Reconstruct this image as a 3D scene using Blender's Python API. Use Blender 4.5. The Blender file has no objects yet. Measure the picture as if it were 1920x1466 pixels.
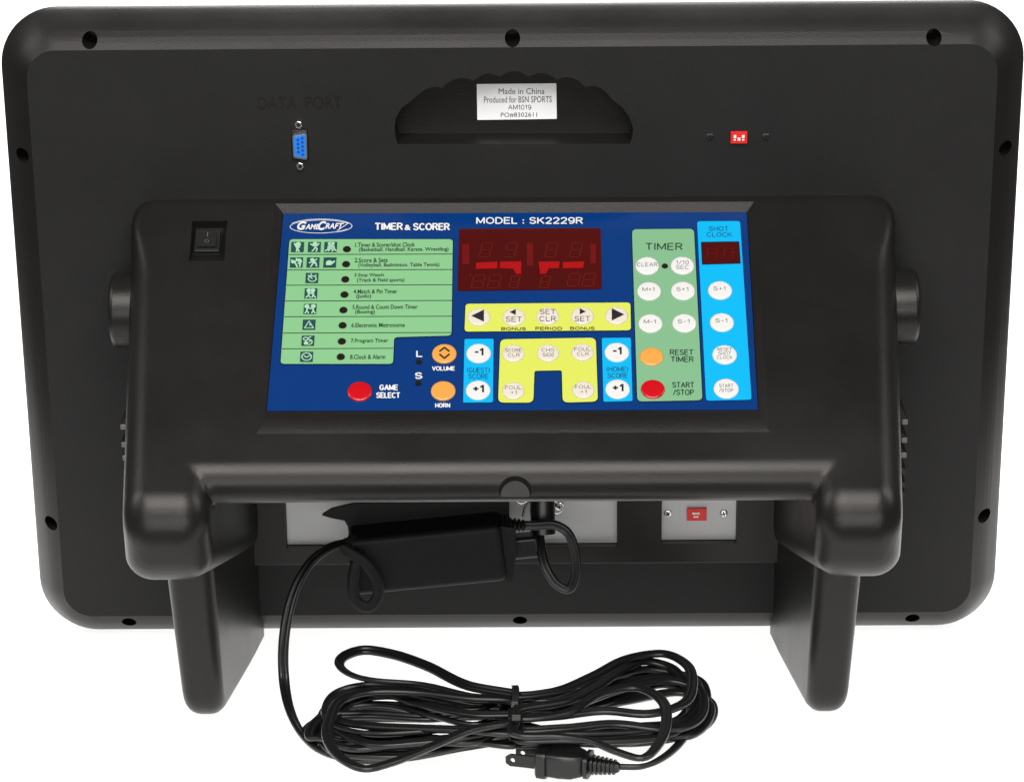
import bpy, bmesh, math, random
import numpy as np
from mathutils import Vector as V, Matrix
from mathutils.geometry import tessellate_polygon

scene = bpy.context.scene
COL = scene.collection
random.seed(4)

# ------------------------------------------------------------------ frames
# The scoreboard is modelled in its own upright frame (its flat rear sheet is Y = 0,
# Z runs up that sheet); it leans TILT towards the camera side when it stands on its feet.
TILT = math.radians(5.6)
PIV = V((0, .03, 0))
BW = Matrix.Rotation(TILT, 4, 'X') @ Matrix.Translation(-PIV)      # board frame -> world
BWi = BW.inverted()

# ------------------------------------------------------------------ camera
CAM = V((.0204, -1.978, .9808)); YAW, PIT, ROL, FPX = -.0112, .3745, -.0099, 5500.5
fw = V((math.sin(YAW)*math.cos(PIT), math.cos(YAW)*math.cos(PIT), -math.sin(PIT)))
r0 = fw.cross(V((0, 0, 1))).normalized(); u0 = r0.cross(fw)
rr = r0*math.cos(ROL) + u0*math.sin(ROL); uu = u0*math.cos(ROL) - r0*math.sin(ROL)
cd = bpy.data.cameras.new('camera'); cam = bpy.data.objects.new('camera', cd); COL.objects.link(cam)
mc = Matrix((rr, uu, -fw)).transposed().to_4x4(); mc.translation = CAM
cam.matrix_world = BW @ mc
cd.sensor_fit = 'HORIZONTAL'; cd.sensor_width = 36; cd.lens = FPX/1920*36
cd.clip_start = .05; cd.clip_end = 60
scene.camera = cam

# ------------------------------------------------------------------ light
w = bpy.data.worlds.new('World'); scene.world = w; w.use_nodes = True
bg = w.node_tree.nodes['Background']; bg.inputs[0].default_value = (1, .985, .97, 1); bg.inputs[1].default_value = .12

def area(name, loc, target, sx, sy, watt, col=(1, 1, 1)):
    l = bpy.data.lights.new(name, 'AREA'); l.shape = 'RECTANGLE'; l.size = sx; l.size_y = sy; l.energy = watt; l.color = col
    o = bpy.data.objects.new(name, l); COL.objects.link(o); o.location = loc
    o.rotation_euler = (V(target)-V(loc)).to_track_quat('-Z', 'Y').to_euler()
    return o
area('softbox_key', (-.1, -1.75, 1.9), (0, -.05, .15), 2.0, 1.2, 76, (1, .985, .97))
area('softbox_front_low', (0, -2.9, .55), (0, 0, .05), 2.6, .7, 34, (1, .985, .97))
for sx in (-1, 1):
    area('softbox_side', (sx*1.5, -.45, 1.35), (0, -.05, .05), .7, .9, 11, (1, .985, .97))
area('backdrop_fill', (0, 1.9, 2.3), (0, 1.7, 0), 1.9, 1.5, 250, (1, .99, .98))  # unseen lamp added to whiten the backdrop
area('under_sweep_fill', (0, .05, -.35), (0, .05, 0), 1.1, 1.5, 13, (1, .995, .985))     # added beneath the translucent sweep to whiten the floor and lift its shadows
vs = scene.view_settings
vs.view_transform = 'Standard'; vs.look = 'None'; vs.gamma = 1; vs.exposure = 0; vs.use_curve_mapping = False

# ------------------------------------------------------------------ helpers
def lin(c):
    return tuple((x/255/12.92 if x/255 <= .04045 else ((x/255+.055)/1.055)**2.4) for x in c)

def mat(name, col, rough=.5, spec=.5, metal=0, bump=0, bscale=900, coat=0, var=0, trans=0, rvar=0, emis=None):
    m = bpy.data.materials.new(name); m.use_nodes = True
    nt = m.node_tree; b = nt.nodes['Principled BSDF']
    b.inputs['Base Color'].default_value = (*col, 1); b.inputs['Roughness'].default_value = rough
    b.inputs['Specular IOR Level'].default_value = spec; b.inputs['Metallic'].default_value = metal
    b.inputs['Coat Weight'].default_value = coat; b.inputs['Coat Roughness'].default_value = .08
    b.inputs['Transmission Weight'].default_value = trans
    tc = nt.nodes.new('ShaderNodeTexCoord')
    if bump:
        n = nt.nodes.new('ShaderNodeTexNoise'); n.inputs['Scale'].default_value = bscale; n.inputs['Detail'].default_value = 3
        bp = nt.nodes.new('ShaderNodeBump'); bp.inputs['Strength'].default_value = bump; bp.inputs['Distance'].default_value = .0005
        nt.links.new(tc.outputs['Object'], n.inputs['Vector']); nt.links.new(n.outputs['Fac'], bp.inputs['Height'])
        nt.links.new(bp.outputs['Normal'], b.inputs['Normal'])
    if var or rvar:
        n2 = nt.nodes.new('ShaderNodeTexNoise'); n2.inputs['Scale'].default_value = 9; n2.inputs['Detail'].default_value = 6
        n2.inputs['Roughness'].default_value = .65
        nt.links.new(tc.outputs['Object'], n2.inputs['Vector'])
    if var:
        r = nt.nodes.new('ShaderNodeMapRange'); r.inputs['From Min'].default_value = .3; r.inputs['From Max'].default_value = .7
        r.inputs['To Min'].default_value = 1-var; r.inputs['To Max'].default_value = 1+var
        mx = nt.nodes.new('ShaderNodeVectorMath'); mx.operation = 'SCALE'; mx.inputs[0].default_value = col
        nt.links.new(n2.outputs['Fac'], r.inputs['Value']); nt.links.new(r.outputs['Result'], mx.inputs['Scale'])
        nt.links.new(mx.outputs['Vector'], b.inputs['Base Color'])
    if rvar:
        r = nt.nodes.new('ShaderNodeMapRange'); r.inputs['From Min'].default_value = .3; r.inputs['From Max'].default_value = .7
        r.inputs['To Min'].default_value = rough-rvar; r.inputs['To Max'].default_value = rough+rvar
        nt.links.new(n2.outputs['Fac'], r.inputs['Value']); nt.links.new(r.outputs['Result'], b.inputs['Roughness'])
    if emis:
        b.inputs['Emission Color'].default_value = (*emis[0], 1); b.inputs['Emission Strength'].default_value = emis[1]
    return m

PF = .58     # printed inks and buttons are a little below paper white
def ink(c): return tuple(PF*x for x in lin(c))
M = dict(
    plastic=mat('black_plastic', (.0074, .0067, .0062), .32, .29, bump=.25, bscale=1400, var=.14, rvar=.05),
    sheet=mat('black_rear_sheet', (.0088, .0085, .0083), .52, .2, bump=.3, bscale=1600, var=.14, rvar=.06),
    rim=mat('black_rim_plastic', (.0078, .0071, .0067), .38, .22, bump=.25, bscale=1400, var=.12, rvar=.05),
    prong=mat('dull_metal', (.035, .035, .035), .3, .5, metal=.9),
    gloss=mat('black_gloss_plastic', (.010, .0098, .0098), .34, .4, bump=.1, rvar=.05),
    adapter=mat('adapter_plastic', (.0065, .0058, .0058), .55, .2, bump=.25, bscale=1500),
    rubber=mat('cord_rubber', (.0065, .0065, .0065), .36, .42, bump=.1, rvar=.06),
    black=mat('black_part', (.004, .004, .004), .6, .2),
    silver=mat('silver_plate', (.40, .40, .40), .45, .5, metal=.5, rvar=.05),
    chrome=mat('chrome', (.72, .70, .67), .22, .5, metal=1),
    blue=mat('panel_blue', ink((4, 56, 124)), .14, .5, rvar=.04),
    edge=mat('panel_dark_outline', ink((6, 30, 62)), .25, .5),
    green=mat('panel_green', ink((140, 200, 142)), .3, .4),
    green2=mat('panel_timer_green', ink((134, 188, 142)), .3, .4),
    yellow=mat('panel_yellow', ink((224, 232, 96)), .3, .4),
    cyan=mat('panel_cyan', ink((0, 186, 245)), .3, .4),
    white=mat('white_print', ink((240, 240, 242)), .4, .4),
    button=mat('white_button', ink((240, 238, 235)), .28, .5),
    pale=mat('pale_button', ink((236, 226, 212)), .3, .5),
    orange=mat('orange_button', ink((246, 170, 76)), .28, .5),
    red=mat('red_button', ink((212, 0, 18)), .26, .5),
    ink=mat('black_ink', (.006, .006, .006), .45, .4),
    greyink=mat('grey_ink', ink((104, 100, 100)), .45, .4),
    greenink=mat('green_ink', ink((10, 52, 30)), .45, .4),
    tealink=mat('teal_ink', ink((18, 72, 70)), .45, .4),
    blueink=mat('blue_ink', ink((0, 92, 138)), .45, .4),
    yellowink=mat('brown_ink', ink((52, 44, 8)), .45, .4),
    mint=mat('mint_print', ink((176, 222, 186)), .4, .4),
    glass=mat('display_red_glass', lin((60, 5, 3)), .08, .5, var=.1),
    seg=mat('red_segment', lin((136, 4, 8)), .3, .4),
    segdim=mat('dim_red_segment', lin((86, 5, 5)), .3, .4),
    seggh=mat('ghost_segment', lin((84, 16, 11)), .3, .4),
    led=mat('indicator_lens', (.009, .006, .003), .2, .5),
    sticker=mat('sticker_paper', lin((236, 236, 237)), .5, .3, var=.02),
    stickerink=mat('sticker_ink', lin((70, 68, 72)), .6, .2),
    bluepl=mat('connector_blue', lin((14, 112, 206)), .35, .5),
    bluedk=mat('connector_hole', lin((6, 62, 140)), .4, .4),
    redpl=mat('switch_red', lin((205, 26, 22)), .35, .5),
    whitepl=mat('switch_white', lin((235, 225, 215)), .4, .5),
    glint=mat('louvre_glint_grey', (.10, .10, .10), .4, .5),
    paper=mat('white_backdrop_paper', (.90, .895, .89), .8, .2, var=.01),
)

def link(name, me, m, parent=None, smooth=None):
    o = bpy.data.objects.new(name, me); COL.objects.link(o)
    if m is not None:
        me.materials.clear()
        for k in (m if isinstance(m, (list, tuple)) else [m]): me.materials.append(M[k])
    if parent is not None: o.parent = parent
    if smooth:
        me.polygons.foreach_set('use_smooth', [True]*len(me.polygons))
        me.set_sharp_from_angle(angle=math.radians(smooth))
        wn = o.modifiers.new('weighted', 'WEIGHTED_NORMAL'); wn.keep_sharp = True; wn.weight = 60
    return o

def mesh(name, vs, fs):
    me = bpy.data.meshes.new(name); me.from_pydata([tuple(v) for v in vs], [], [tuple(f) for f in fs]); me.validate(); me.update()
    bm = bmesh.new(); bm.from_mesh(me); bmesh.ops.recalc_face_normals(bm, faces=bm.faces); bm.to_mesh(me); bm.free()
    return me

def bake(o):
    dg = bpy.context.evaluated_depsgraph_get(); dg.update()
    me = bpy.data.meshes.new_from_object(o.evaluated_get(dg)); o.modifiers.clear(); o.data = me

def kill(o):
    bpy.data.objects.remove(o, do_unlink=True)

def cut(o, cutters, use_self=False):
    for c in cutters:
        c.parent = o.parent
        b = o.modifiers.new('cut', 'BOOLEAN'); b.operation = 'DIFFERENCE'; b.solver = 'EXACT'; b.use_self = use_self; b.object = c
    bake(o)
    for c in cutters: kill(c)

def ray(px, py):
    return fw + rr*((px-960)/FPX) - uu*((py-733)/FPX)
def onY(px, py, Y=0.):
    d = ray(px, py); return CAM + d*((Y-CAM.y)/d.y)
def onplane(px, py, p0, n, off=0.):
    d = ray(px, py); return CAM + d*(((p0-CAM).dot(n)+off)/d.dot(n))
def floorpt(px, py, z=0.):           # world coordinates, on a level z above the table
    o = BW @ CAM; d = (BW.to_3x3() @ ray(px, py)); return o + d*((z-o.z)/d.z)

def prism(name, loop, ext):           # closed loop of points pushed along vector ext
    n = len(loop); vs = [V(p) for p in loop] + [V(p)+V(ext) for p in loop]
    fs = [tuple(range(n)), tuple(range(2*n-1, n-1, -1))] + [(i, (i+1) % n, n+(i+1) % n, n+i) for i in range(n)]
    return mesh(name, vs, fs)

def cyl(name, c, axis, r, h, n=24, r2=None, bev=0):
    ax = V(axis).normalized(); a = ax.orthogonal().normalized(); b = ax.cross(a); r2 = r if r2 is None else r2
    prof = [(r, 0), (r2, h)] if not bev else [(r, 0), (r2, h-bev), (r2-bev*.3, h-bev*.3), (r2-bev, h)]
    vs = []; fs = []
    for (q, t) in prof:
        vs += [V(c)+ax*t+(a*math.cos(k*2*math.pi/n)+b*math.sin(k*2*math.pi/n))*q for k in range(n)]
    for j in range(len(prof)-1):
        fs += [(j*n+k, j*n+(k+1) % n, (j+1)*n+(k+1) % n, (j+1)*n+k) for k in range(n)]
    fs += [tuple(range(n-1, -1, -1)), tuple(range((len(prof)-1)*n, len(prof)*n))]
    return mesh(name, vs, fs)

def boxm(name, c, ex, ey, ez, hx, hy, hz, bev=0, seg=3):
    bm = bmesh.new()
    for sx in (-1, 1):
        for sy in (-1, 1):
            for sz in (-1, 1): bm.verts.new(V(c)+V(ex)*hx*sx+V(ey)*hy*sy+V(ez)*hz*sz)
    bmesh.ops.convex_hull(bm, input=bm.verts)
    bmesh.ops.dissolve_limit(bm, angle_limit=.01, verts=bm.verts, edges=bm.edges)
    if bev: bmesh.ops.bevel(bm, geom=list(bm.edges), offset=bev, segments=seg, profile=.5, affect='EDGES')
    bmesh.ops.recalc_face_normals(bm, faces=bm.faces)
    me = bpy.data.meshes.new(name); bm.to_mesh(me); bm.free(); return me

X, Yv, Z = V((1, 0, 0)), V((0, 1, 0)), V((0, 0, 1))

def rounded_rect(hw, z0, z1, r, y, n=10):
    out = []
    for cx, cz, a0 in ((hw-r, z1-r, 0), (-hw+r, z1-r, 90), (-hw+r, z0+r, 180), (hw-r, z0+r, 270)):
        for k in range(n+1):
            a = math.radians(a0+90*k/n); out.append(V((cx+r*math.cos(a), y, cz+r*math.sin(a))))
    return out

def loft(name, rings, cap0=True, cap1=True):
    n = len(rings[0]); vs = [p for r in rings for p in r]; fs = []
    for j in range(len(rings)-1):
        fs += [(j*n+k, j*n+(k+1) % n, (j+1)*n+(k+1) % n, (j+1)*n+k) for k in range(n)]
    if cap0: fs.append(tuple(range(n-1, -1, -1)))
    if cap1: fs.append(tuple(range((len(rings)-1)*n, len(rings)*n)))
    return mesh(name, vs, fs)

def catmull(P, sub=8, closed=False):
    P = [V(p) for p in P]; out = []
    n = len(P); rng = range(n if closed else n-1)
    for i in rng:
        p0 = P[(i-1) % n] if closed or i > 0 else P[0]*2-P[1]
        p1 = P[i]; p2 = P[(i+1) % n]; p3 = P[(i+2) % n] if closed or i+2 < n else P[-1]*2-P[-2]
        t0 = 0; t1 = max((p1-p0).length, 1e-6)**.5; t2 = t1+max((p2-p1).length, 1e-6)**.5; t3 = t2+max((p3-p2).length, 1e-6)**.5
        for k in range(sub):
            t = t1+(t2-t1)*k/sub
            A1 = p0*((t1-t)/(t1-t0))+p1*((t-t0)/(t1-t0)); A2 = p1*((t2-t)/(t2-t1))+p2*((t-t1)/(t2-t1)); A3 = p2*((t3-t)/(t3-t2))+p3*((t-t2)/(t3-t2))
            B1 = A1*((t2-t)/(t2-t0))+A2*((t-t0)/(t2-t0)); B2 = A2*((t3-t)/(t3-t1))+A3*((t-t1)/(t3-t1))
            out.append(B1*((t2-t)/(t2-t1))+B2*((t-t1)/(t2-t1)))
    if not closed: out.append(P[-1])
    return out

def circ(r, n=10): return [(r*math.cos(2*math.pi*k/n), r*math.sin(2*math.pi*k/n)) for k in range(n)]
def twin(r, n=9):                      # two-core flat flex: two lobes side by side
    out = []
    for s in (1, -1):
        for k in range(n):
            a = math.radians(-145+290*k/(n-1)); out.append((s*(r*.92+r*math.cos(a)), s*r*math.sin(a)))
    return out

def sweep(name, pts, prof, up=Z, twist=lambda t: 0.):
    rings = []; n = len(pts)
    for i, p in enumerate(pts):
        t = (pts[min(i+1, n-1)]-pts[max(i-1, 0)]).normalized()
        a = t.cross(up); wgt = a.length
        a = a.normalized() if wgt > 1e-4 else t.orthogonal().normalized()
        if rings:                                   # carry the frame along, easing back to lying flat
            if a.dot(prev) < 0: a = -a
            a = ((prev-t*prev.dot(t)).normalized()*(1-.35*wgt**3)+a*(.35*wgt**3)).normalized()
        prev = a
        b = a.cross(t); c, s = math.cos(twist(i/(n-1))), math.sin(twist(i/(n-1)))
        a2, b2 = a*c+b*s, b*c-a*s
        rings.append([p+a2*q+b2*v for q, v in prof])
    return loft(name, rings)

def empty(name, label, cat, mw=None, group=None):
    o = bpy.data.objects.new(name, None); COL.objects.link(o); o.empty_display_size = .05
    o['label'] = label; o['category'] = cat
    if group: o['group'] = group
    if mw is not None: o.matrix_world = mw
    return o

for k in ('plastic', 'rim'): M[k].node_tree.nodes['Principled BSDF'].inputs['Specular Tint'].default_value = (1, .965, .94, 1)

# ------------------------------------------------------------------ setting: white paper sweep
prof = [(-.5, 0)] + [(-.5+.1*k, 0) for k in range(1, 19)]
R = 1.3
for k in range(1, 17):
    a = math.radians(90*k/16); prof.append((1.35+R*math.sin(a), R-R*math.cos(a)))
prof += [(1.35+R, 1.8), (1.35+R, 2.5)]
vsx = []; fsx = []
for i, (y, z) in enumerate(prof): hwp = .52+.30*(y+.5); vsx += [(-hwp, y, z), (hwp, y, z)]
for i in range(len(prof)-1): fsx.append((2*i, 2*i+1, 2*i+3, 2*i+2))
me = bpy.data.meshes.new('backdrop'); me.from_pydata(vsx, [], fsx); me.update()
nt = M['paper'].node_tree; pb = nt.nodes['Principled BSDF']; tl_ = nt.nodes.new('ShaderNodeBsdfTranslucent'); tl_.inputs[0].default_value = (.92, .92, .915, 1)
mx_ = nt.nodes.new('ShaderNodeMixShader'); mx_.inputs[0].default_value = .5
nt.links.new(pb.outputs[0], mx_.inputs[1]); nt.links.new(tl_.outputs[0], mx_.inputs[2]); nt.links.new(mx_.outputs[0], nt.nodes['Material Output'].inputs['Surface'])
bd = link('backdrop', me, 'paper'); me.polygons.foreach_set('use_smooth', [True]*len(me.polygons))
bd['kind'] = 'structure'

# ------------------------------------------------------------------ the scoreboard
SB = empty('scoreboard', 'black plastic tabletop scoreboard seen from behind with sloping blue control console', 'scoreboard', BW)

HW, H, DB = .36, .4832, .030
def board_ring(inset, y, r): return rounded_rect(HW-inset*.92, inset, H-inset, r, y, 12)
rings = [board_ring(.0244, 0, .021), board_ring(.0205, .0028, .0246), board_ring(.0165, .0060, .0282), board_ring(.0130, .0093, .0314), board_ring(.0098, .0129, .0345), board_ring(.0068, .0169, .0372),
         board_ring(.0042, .0206, .0397), board_ring(.0018, .0242, .042), board_ring(.0004, .0272, .0432), board_ring(0, .0290, .0435), board_ring(.0016, .0315, .0422), board_ring(.0085, .050, .036), board_ring(.014, .056, .031), board_ring(.030, .058, .02)]
shell = link('board_shell', loft('board_shell', rings), ['plastic', 'sheet'], SB)
cutters = []
def helper(me): return link('cutter', me, None)
HOLES = [(170, 73), (961, 69), (1749, 67), (43, 290), (97, 977), (1885, 278), (1845, 965), (243, 1163), (975, 1160), (1710, 1156)]
for px, py in HOLES:
    # point of the hole on the rim surface: walk along the ray until it is inside the rim depth
    p = onY(px, py, .009)
    cutters.append(helper(cyl('cutter', (p.x, -.02, p.z), (0, 1, 0), .0054, .056, 20)))
# scalloped carrying recess
pts = [(746, 270.5), (741, 256), (739.5, 241), (742, 222), (753, 203), (775, 186)]
sc = [((775, 186), (806, 159), (828, 165.6)), ((828, 165.6), (858, 140), (888, 152)), ((888, 152), (913, 132), (937, 145)), ((937, 145), (964, 126), (990.7, 145)),
      ((990.7, 145), (1017, 131), (1044, 150)), ((1044, 150), (1072, 139), (1097.6, 163.6)), ((1097.6, 163.6), (1124, 157), (1146, 185.4))]
for a, b, c in sc:
    for k in range(1, 9):
        t = k/8; q = 1-t
        b2 = (b[0], b[1]-3)
        pts.append((q*q*a[0]+2*q*t*b2[0]+t*t*c[0], q*q*a[1]+2*q*t*b2[1]+t*t*c[1]))
pts += [(1168, 203), (1181, 222), (1187, 241), (1186, 256), (1181, 270)]
lp = [onY(x, y, 0) for x, y in pts]
cutters.append(helper(prism('cutter', [p+V((0, -.01, 0)) for p in lp], (0, .036, 0))))
# little pockets for the data port and the mode switch
c = onY(562, 271, 0); cutters.append(helper(boxm('cutter', c, X, Yv, Z, .0058, .004, .0110)))
cut(shell, cutters)
for k in (0,): pass
shell.data.materials.clear(); shell.data.materials.append(M['rim']); shell.data.materials.append(M['sheet'])
for p in shell.data.polygons:
    p.material_index = 1 if (abs(p.center.y) < 2e-4 and abs(p.normal.y) > .99) else 0
me = shell.data
me.polygons.foreach_set('use_smooth', [True]*len(me.polygons)); me.set_sharp_from_angle(angle=math.radians(17))
wn = shell.modifiers.new('weighted', 'WEIGHTED_NORMAL'); wn.keep_sharp = True

# ---- text and flat print on a plane -------------------------------------------------
_dg = None
def text_outline(s, bold=0., shear=0.):
    cu = bpy.data.curves.new('t', 'FONT'); cu.body = s; cu.align_x = 'CENTER'; cu.offset = bold; cu.resolution_u = 3; cu.space_line = .95; cu.shear = shear
    o = bpy.data.objects.new('t', cu); COL.objects.link(o)
    dg = bpy.context.evaluated_depsgraph_get(); dg.update()
    me = bpy.data.meshes.new_from_object(o.evaluated_get(dg)); kill(o); bpy.data.curves.remove(cu)
    vs = [v.co.copy() for v in me.vertices]; fs = [tuple(p.vertices) for p in me.polygons]; bpy.data.meshes.remove(me)
    return vs, fs


# plain sans capitals drawn as strokes (x 0..w, y 0 bottom .. 1 top)
def _arc(cx, cy, rx, ry, a0, a1, n=9): return [(cx+rx*math.cos(math.radians(a0+(a1-a0)*k/n)), cy+ry*math.sin(math.radians(a0+(a1-a0)*k/n))) for k in range(n+1)]
GL = {
 'A': (.74, [[(0, 0), (.37, 1), (.74, 0)], [(.14, .34), (.60, .34)]]),
 'B': (.62, [[(.36, .53), (0, .53), (0, 0), (.36, 0)]+_arc(.36, .265, .26, .265, -90, 90), [(0, .53), (0, 1), (.34, 1)]+_arc(.34, .765, .23, .235, 90, -90)]),
 'C': (.70, [_arc(.37, .5, .37, .5, 45, 315, 14)]),
 'D': (.68, [[(.28, 1), (0, 1), (0, 0), (.28, 0)]+_arc(.28, .5, .40, .5, -90, 90, 10)]),
 'E': (.58, [[(.58, 1), (0, 1), (0, 0), (.58, 0)], [(0, .52), (.52, .52)]]),
 'F': (.54, [[(.54, 1), (0, 1), (0, 0)], [(0, .5), (.46, .5)]]),
 'G': (.74, [_arc(.38, .5, .38, .5, 45, 330, 14)+[(.74, .45), (.42, .45)]]),
 'H': (.64, [[(0, 0), (0, 1)], [(.64, 0), (.64, 1)], [(0, .52), (.64, .52)]]),
 'I': (.06, [[(.03, 0), (.03, 1)]]),
 'K': (.64, [[(0, 0), (0, 1)], [(.62, 1), (0, .38)], [(.22, .58), (.66, 0)]]),
 'L': (.52, [[(0, 1), (0, 0), (.52, 0)]]),
 'M': (.80, [[(0, 0), (0, 1), (.40, .12), (.80, 1), (.80, 0)]]),
 'N': (.66, [[(0, 0), (0, 1), (.66, 0), (.66, 1)]]),
 'O': (.78, [_arc(.39, .5, .39, .5, 0, 360, 18)]),
 'P': (.58, [[(0, 0), (0, 1), (.32, 1)]+_arc(.32, .73, .26, .27, 90, -90)+[(0, .46)]]),
 'R': (.64, [[(0, 0), (0, 1), (.34, 1)]+_arc(.34, .75, .26, .25, 90, -90)+[(0, .5)], [(.34, .5), (.64, 0)]]),
 'S': (.62, [_arc(.31, .755, .29, .245, 20, 270, 9)+_arc(.31, .255, .31, .255, 90, -160, 9)]),
 'T': (.64, [[(0, 1), (.64, 1)], [(.32, 1), (.32, 0)]]),
 'U': (.64, [[(0, 1), (0, .32)]+_arc(.32, .32, .32, .32, 180, 360)+[(.64, 1)]]),
 'V': (.70, [[(0, 1), (.35, 0), (.70, 1)]]),
 '0': (.58, [_arc(.29, .5, .29, .5, 0, 360, 18)]),
 '1': (.30, [[(0, .74), (.24, 1), (.24, 0)]]),
 '2': (.58, [_arc(.29, .72, .28, .28, 165, -35, 9)+[(0, 0), (.58, 0)]]),
 '9': (.58, [_arc(.29, .68, .29, .32, 0, 360, 14), [(.58, .68)]+_arc(.28, .42, .30, .42, 0, -130, 8)]),
 '+': (.46, [[(0, .48), (.46, .48)], [(.23, .74), (.23, .22)]]),
 '-': (.32, [[(0, .46), (.32, .46)]]),
 '/': (.36, [[(0, 0), (.36, 1)]]), ':': (.08, [[(.04, .0), (.04, .14)], [(.04, .52), (.04, .66)]]),
 '(': (.20, [_arc(.42, .5, .40, .62, 130, 230, 6)]), ')': (.20, [_arc(-.22, .5, .40, .62, 50, -50, 6)]),
 ' ': (.16, []),
}

class Plane:
    def __init__(s, p0, n):
        s.p0 = p0; s.n = n.normalized(); s.u = X.copy(); s.v = s.n.cross(s.u).normalized()
        if s.v.z < 0: s.v = -s.v
    def uv(s, px, py):
        p = onplane(px, py, s.p0, s.n)-s.p0; return p.dot(s.u), p.dot(s.v)
    def at(s, u, v, h=0.): return s.p0+s.u*u+s.v*v+s.n*h
    def text(s, name, t, cx, cy, wpx, hpx, h, m, parent, bold=0., shear=0., thick=0.):
        if not shear and not thick and all(ch in GL for ch in t):
            x = 0; segs = []
            for ch in t:
                w_, sg = GL[ch]; segs += [[(x+a, b) for a, b in q] for q in sg]; x += w_+.26
            x -= .26; tk = hpx*(.125+bold*3.2); W = wpx-tk*.9; Hh = hpx-tk*.8
            me = s.strokes([[(cx-W/2+a/x*W, cy+Hh/2-b*Hh) for a, b in q] for q in segs], tk*.98, h)
            return link(name, me, m, parent)
        vs, fs = text_outline(t, bold, shear)
        x0, x1 = min(v.x for v in vs), max(v.x for v in vs); y0, y1 = min(v.y for v in vs), max(v.y for v in vs)
        a = s.uv(cx-wpx/2, cy); b = s.uv(cx+wpx/2, cy); c = s.uv(cx, cy-hpx/2); d = s.uv(cx, cy+hpx/2)
        W = [s.at(a[0]+(b[0]-a[0])*(v.x-x0)/(x1-x0), d[1]+(c[1]-d[1])*(v.y-y0)/(y1-y0), h) for v in vs]
        me = bpy.data.meshes.new(name); me.from_pydata([tuple(q) for q in W], [], fs); me.update()
        if thick:
            bm = bmesh.new(); bm.from_mesh(me); r = bmesh.ops.extrude_face_region(bm, geom=bm.faces[:])
            bmesh.ops.translate(bm, verts=[e for e in r['geom'] if isinstance(e, bmesh.types.BMVert)], vec=s.n*thick)
            bmesh.ops.recalc_face_normals(bm, faces=bm.faces); bm.to_mesh(me); bm.free()
        return link(name, me, m, parent)
    def poly(s, uvs, h, th=0.):
        f = tuple(range(len(uvs)))
        top = [s.at(u, v, h) for u, v in uvs]
        if not th:
            tri = tessellate_polygon([[V((u, v, 0)) for u, v in uvs]])
            me = bpy.data.meshes.new('p'); me.from_pydata([tuple(p) for p in top], [], [tuple(t) for t in tri]); me.update()
            bm = bmesh.new(); bm.from_mesh(me)
            for fc in bm.faces:
                fc.normal_update()
                if fc.normal.dot(s.n) < 0: fc.normal_flip()
            bm.to_mesh(me); bm.free(); return me
        return prism('p', top, -s.n*th)
    def strokes(s, segs, wpx, h):          # polylines in px -> ribbon mesh
        vs = []; fs = []
        for seg in segs:
            q = [V((*s.uv(*p), 0)) for p in seg]; hw = wpx*.000185
            for i in range(len(q)-1):
                d = (q[i+1]-q[i]); 
                if d.length < 1e-7: continue
                d.normalize(); nn = V((-d.y, d.x, 0))*hw; e = d*hw*.4; b = len(vs)
                hh = h+.00001*(b % 7)
                vs += [s.at(p.x, p.y, hh) for p in (q[i]-nn-e, q[i+1]-nn+e, q[i+1]+nn+e, q[i]+nn-e)]; fs.append((b, b+1, b+2, b+3))
        me = bpy.data.meshes.new('s'); me.from_pydata([tuple(v) for v in vs], [], fs); me.update(); return me

def round_poly(P, r, n=5):
    out = []; N = len(P); rs = r if isinstance(r, (list, tuple)) else [r]*N
    for i in range(N):
        a, b, c = V(P[i-1]), V(P[i]), V(P[(i+1) % N]); d1 = (a-b); d2 = (c-b); q = min(rs[i], d1.length*.49, d2.length*.49)
        s, e = b+d1.normalized()*q, b+d2.normalized()*q
        for k in range(n+1):
            t = k/n; out.append(tuple(s*(1-t)**2+b*2*t*(1-t)+e*t*t))
    return out

BP = Plane(V((0, 0, 0)), V((0, -1, 0)))          # rear sheet

# sticker at the back of the carrying recess
SP = Plane(V((0, .026, 0)), V((0, -1, 0)))
st = [SP.uv(*p) for p in ((894, 158), (1043, 156.5), (1044, 223), (895, 225))]
st = link('sticker', SP.poly(round_poly(st, .0006), .0005, .0004), 'sticker', SB)
for t, cx, cy, ww, hh in (('Made in China', 978, 171, 86, 11), ('Produced for BSN SPORTS', 971, 186.5, 127, 11.5), ('AM1019', 974.5, 201, 43, 9), ('PO#8302611', 973, 215.5, 68, 9)):
    SP.text('lettering', t, cx, cy, ww, hh, .0007, 'stickerink', st)
# embossed words above the data port
BP.text('embossed_lettering', 'DATA  PORT', 562, 193, 158, 23, -.0001, 'plastic', SB, thick=.00045)

# data port
dp = link('data_port', boxm('data_port', onY(562, 271, 0)+V((0, .0012, 0)), X, Yv, Z, .0056, .0022, .0108, .0008, 2), 'gloss', SB, 40)
q = [BP.uv(*p) for p in ((549, 250), (576, 246), (577, 297), (551, 293))]
link('connector_shell', BP.poly(round_poly(q, .0016), .0042, .005), 'chrome', dp)
q2 = [BP.uv(*p) for p in ((551.5, 253), (573.5, 249.5), (574.5, 293.5), (553.5, 290))]
link('connector_insert', BP.poly(round_poly(q2, .0014), .0046, .002), 'bluepl', dp)
for i in range(5):
    p = BP.uv(567.5+.3*i, 256+7.6*i); link('contact', cyl('contact', BP.at(*p, .0046), BP.n, .0010, .0003, 8), 'bluedk', dp)
    if i < 4: p = BP.uv(559.5+.3*i, 259+7.6*i); link('contact', cyl('contact', BP.at(*p, .0046), BP.n, .0010, .0003, 8), 'bluedk', dp)

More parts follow.
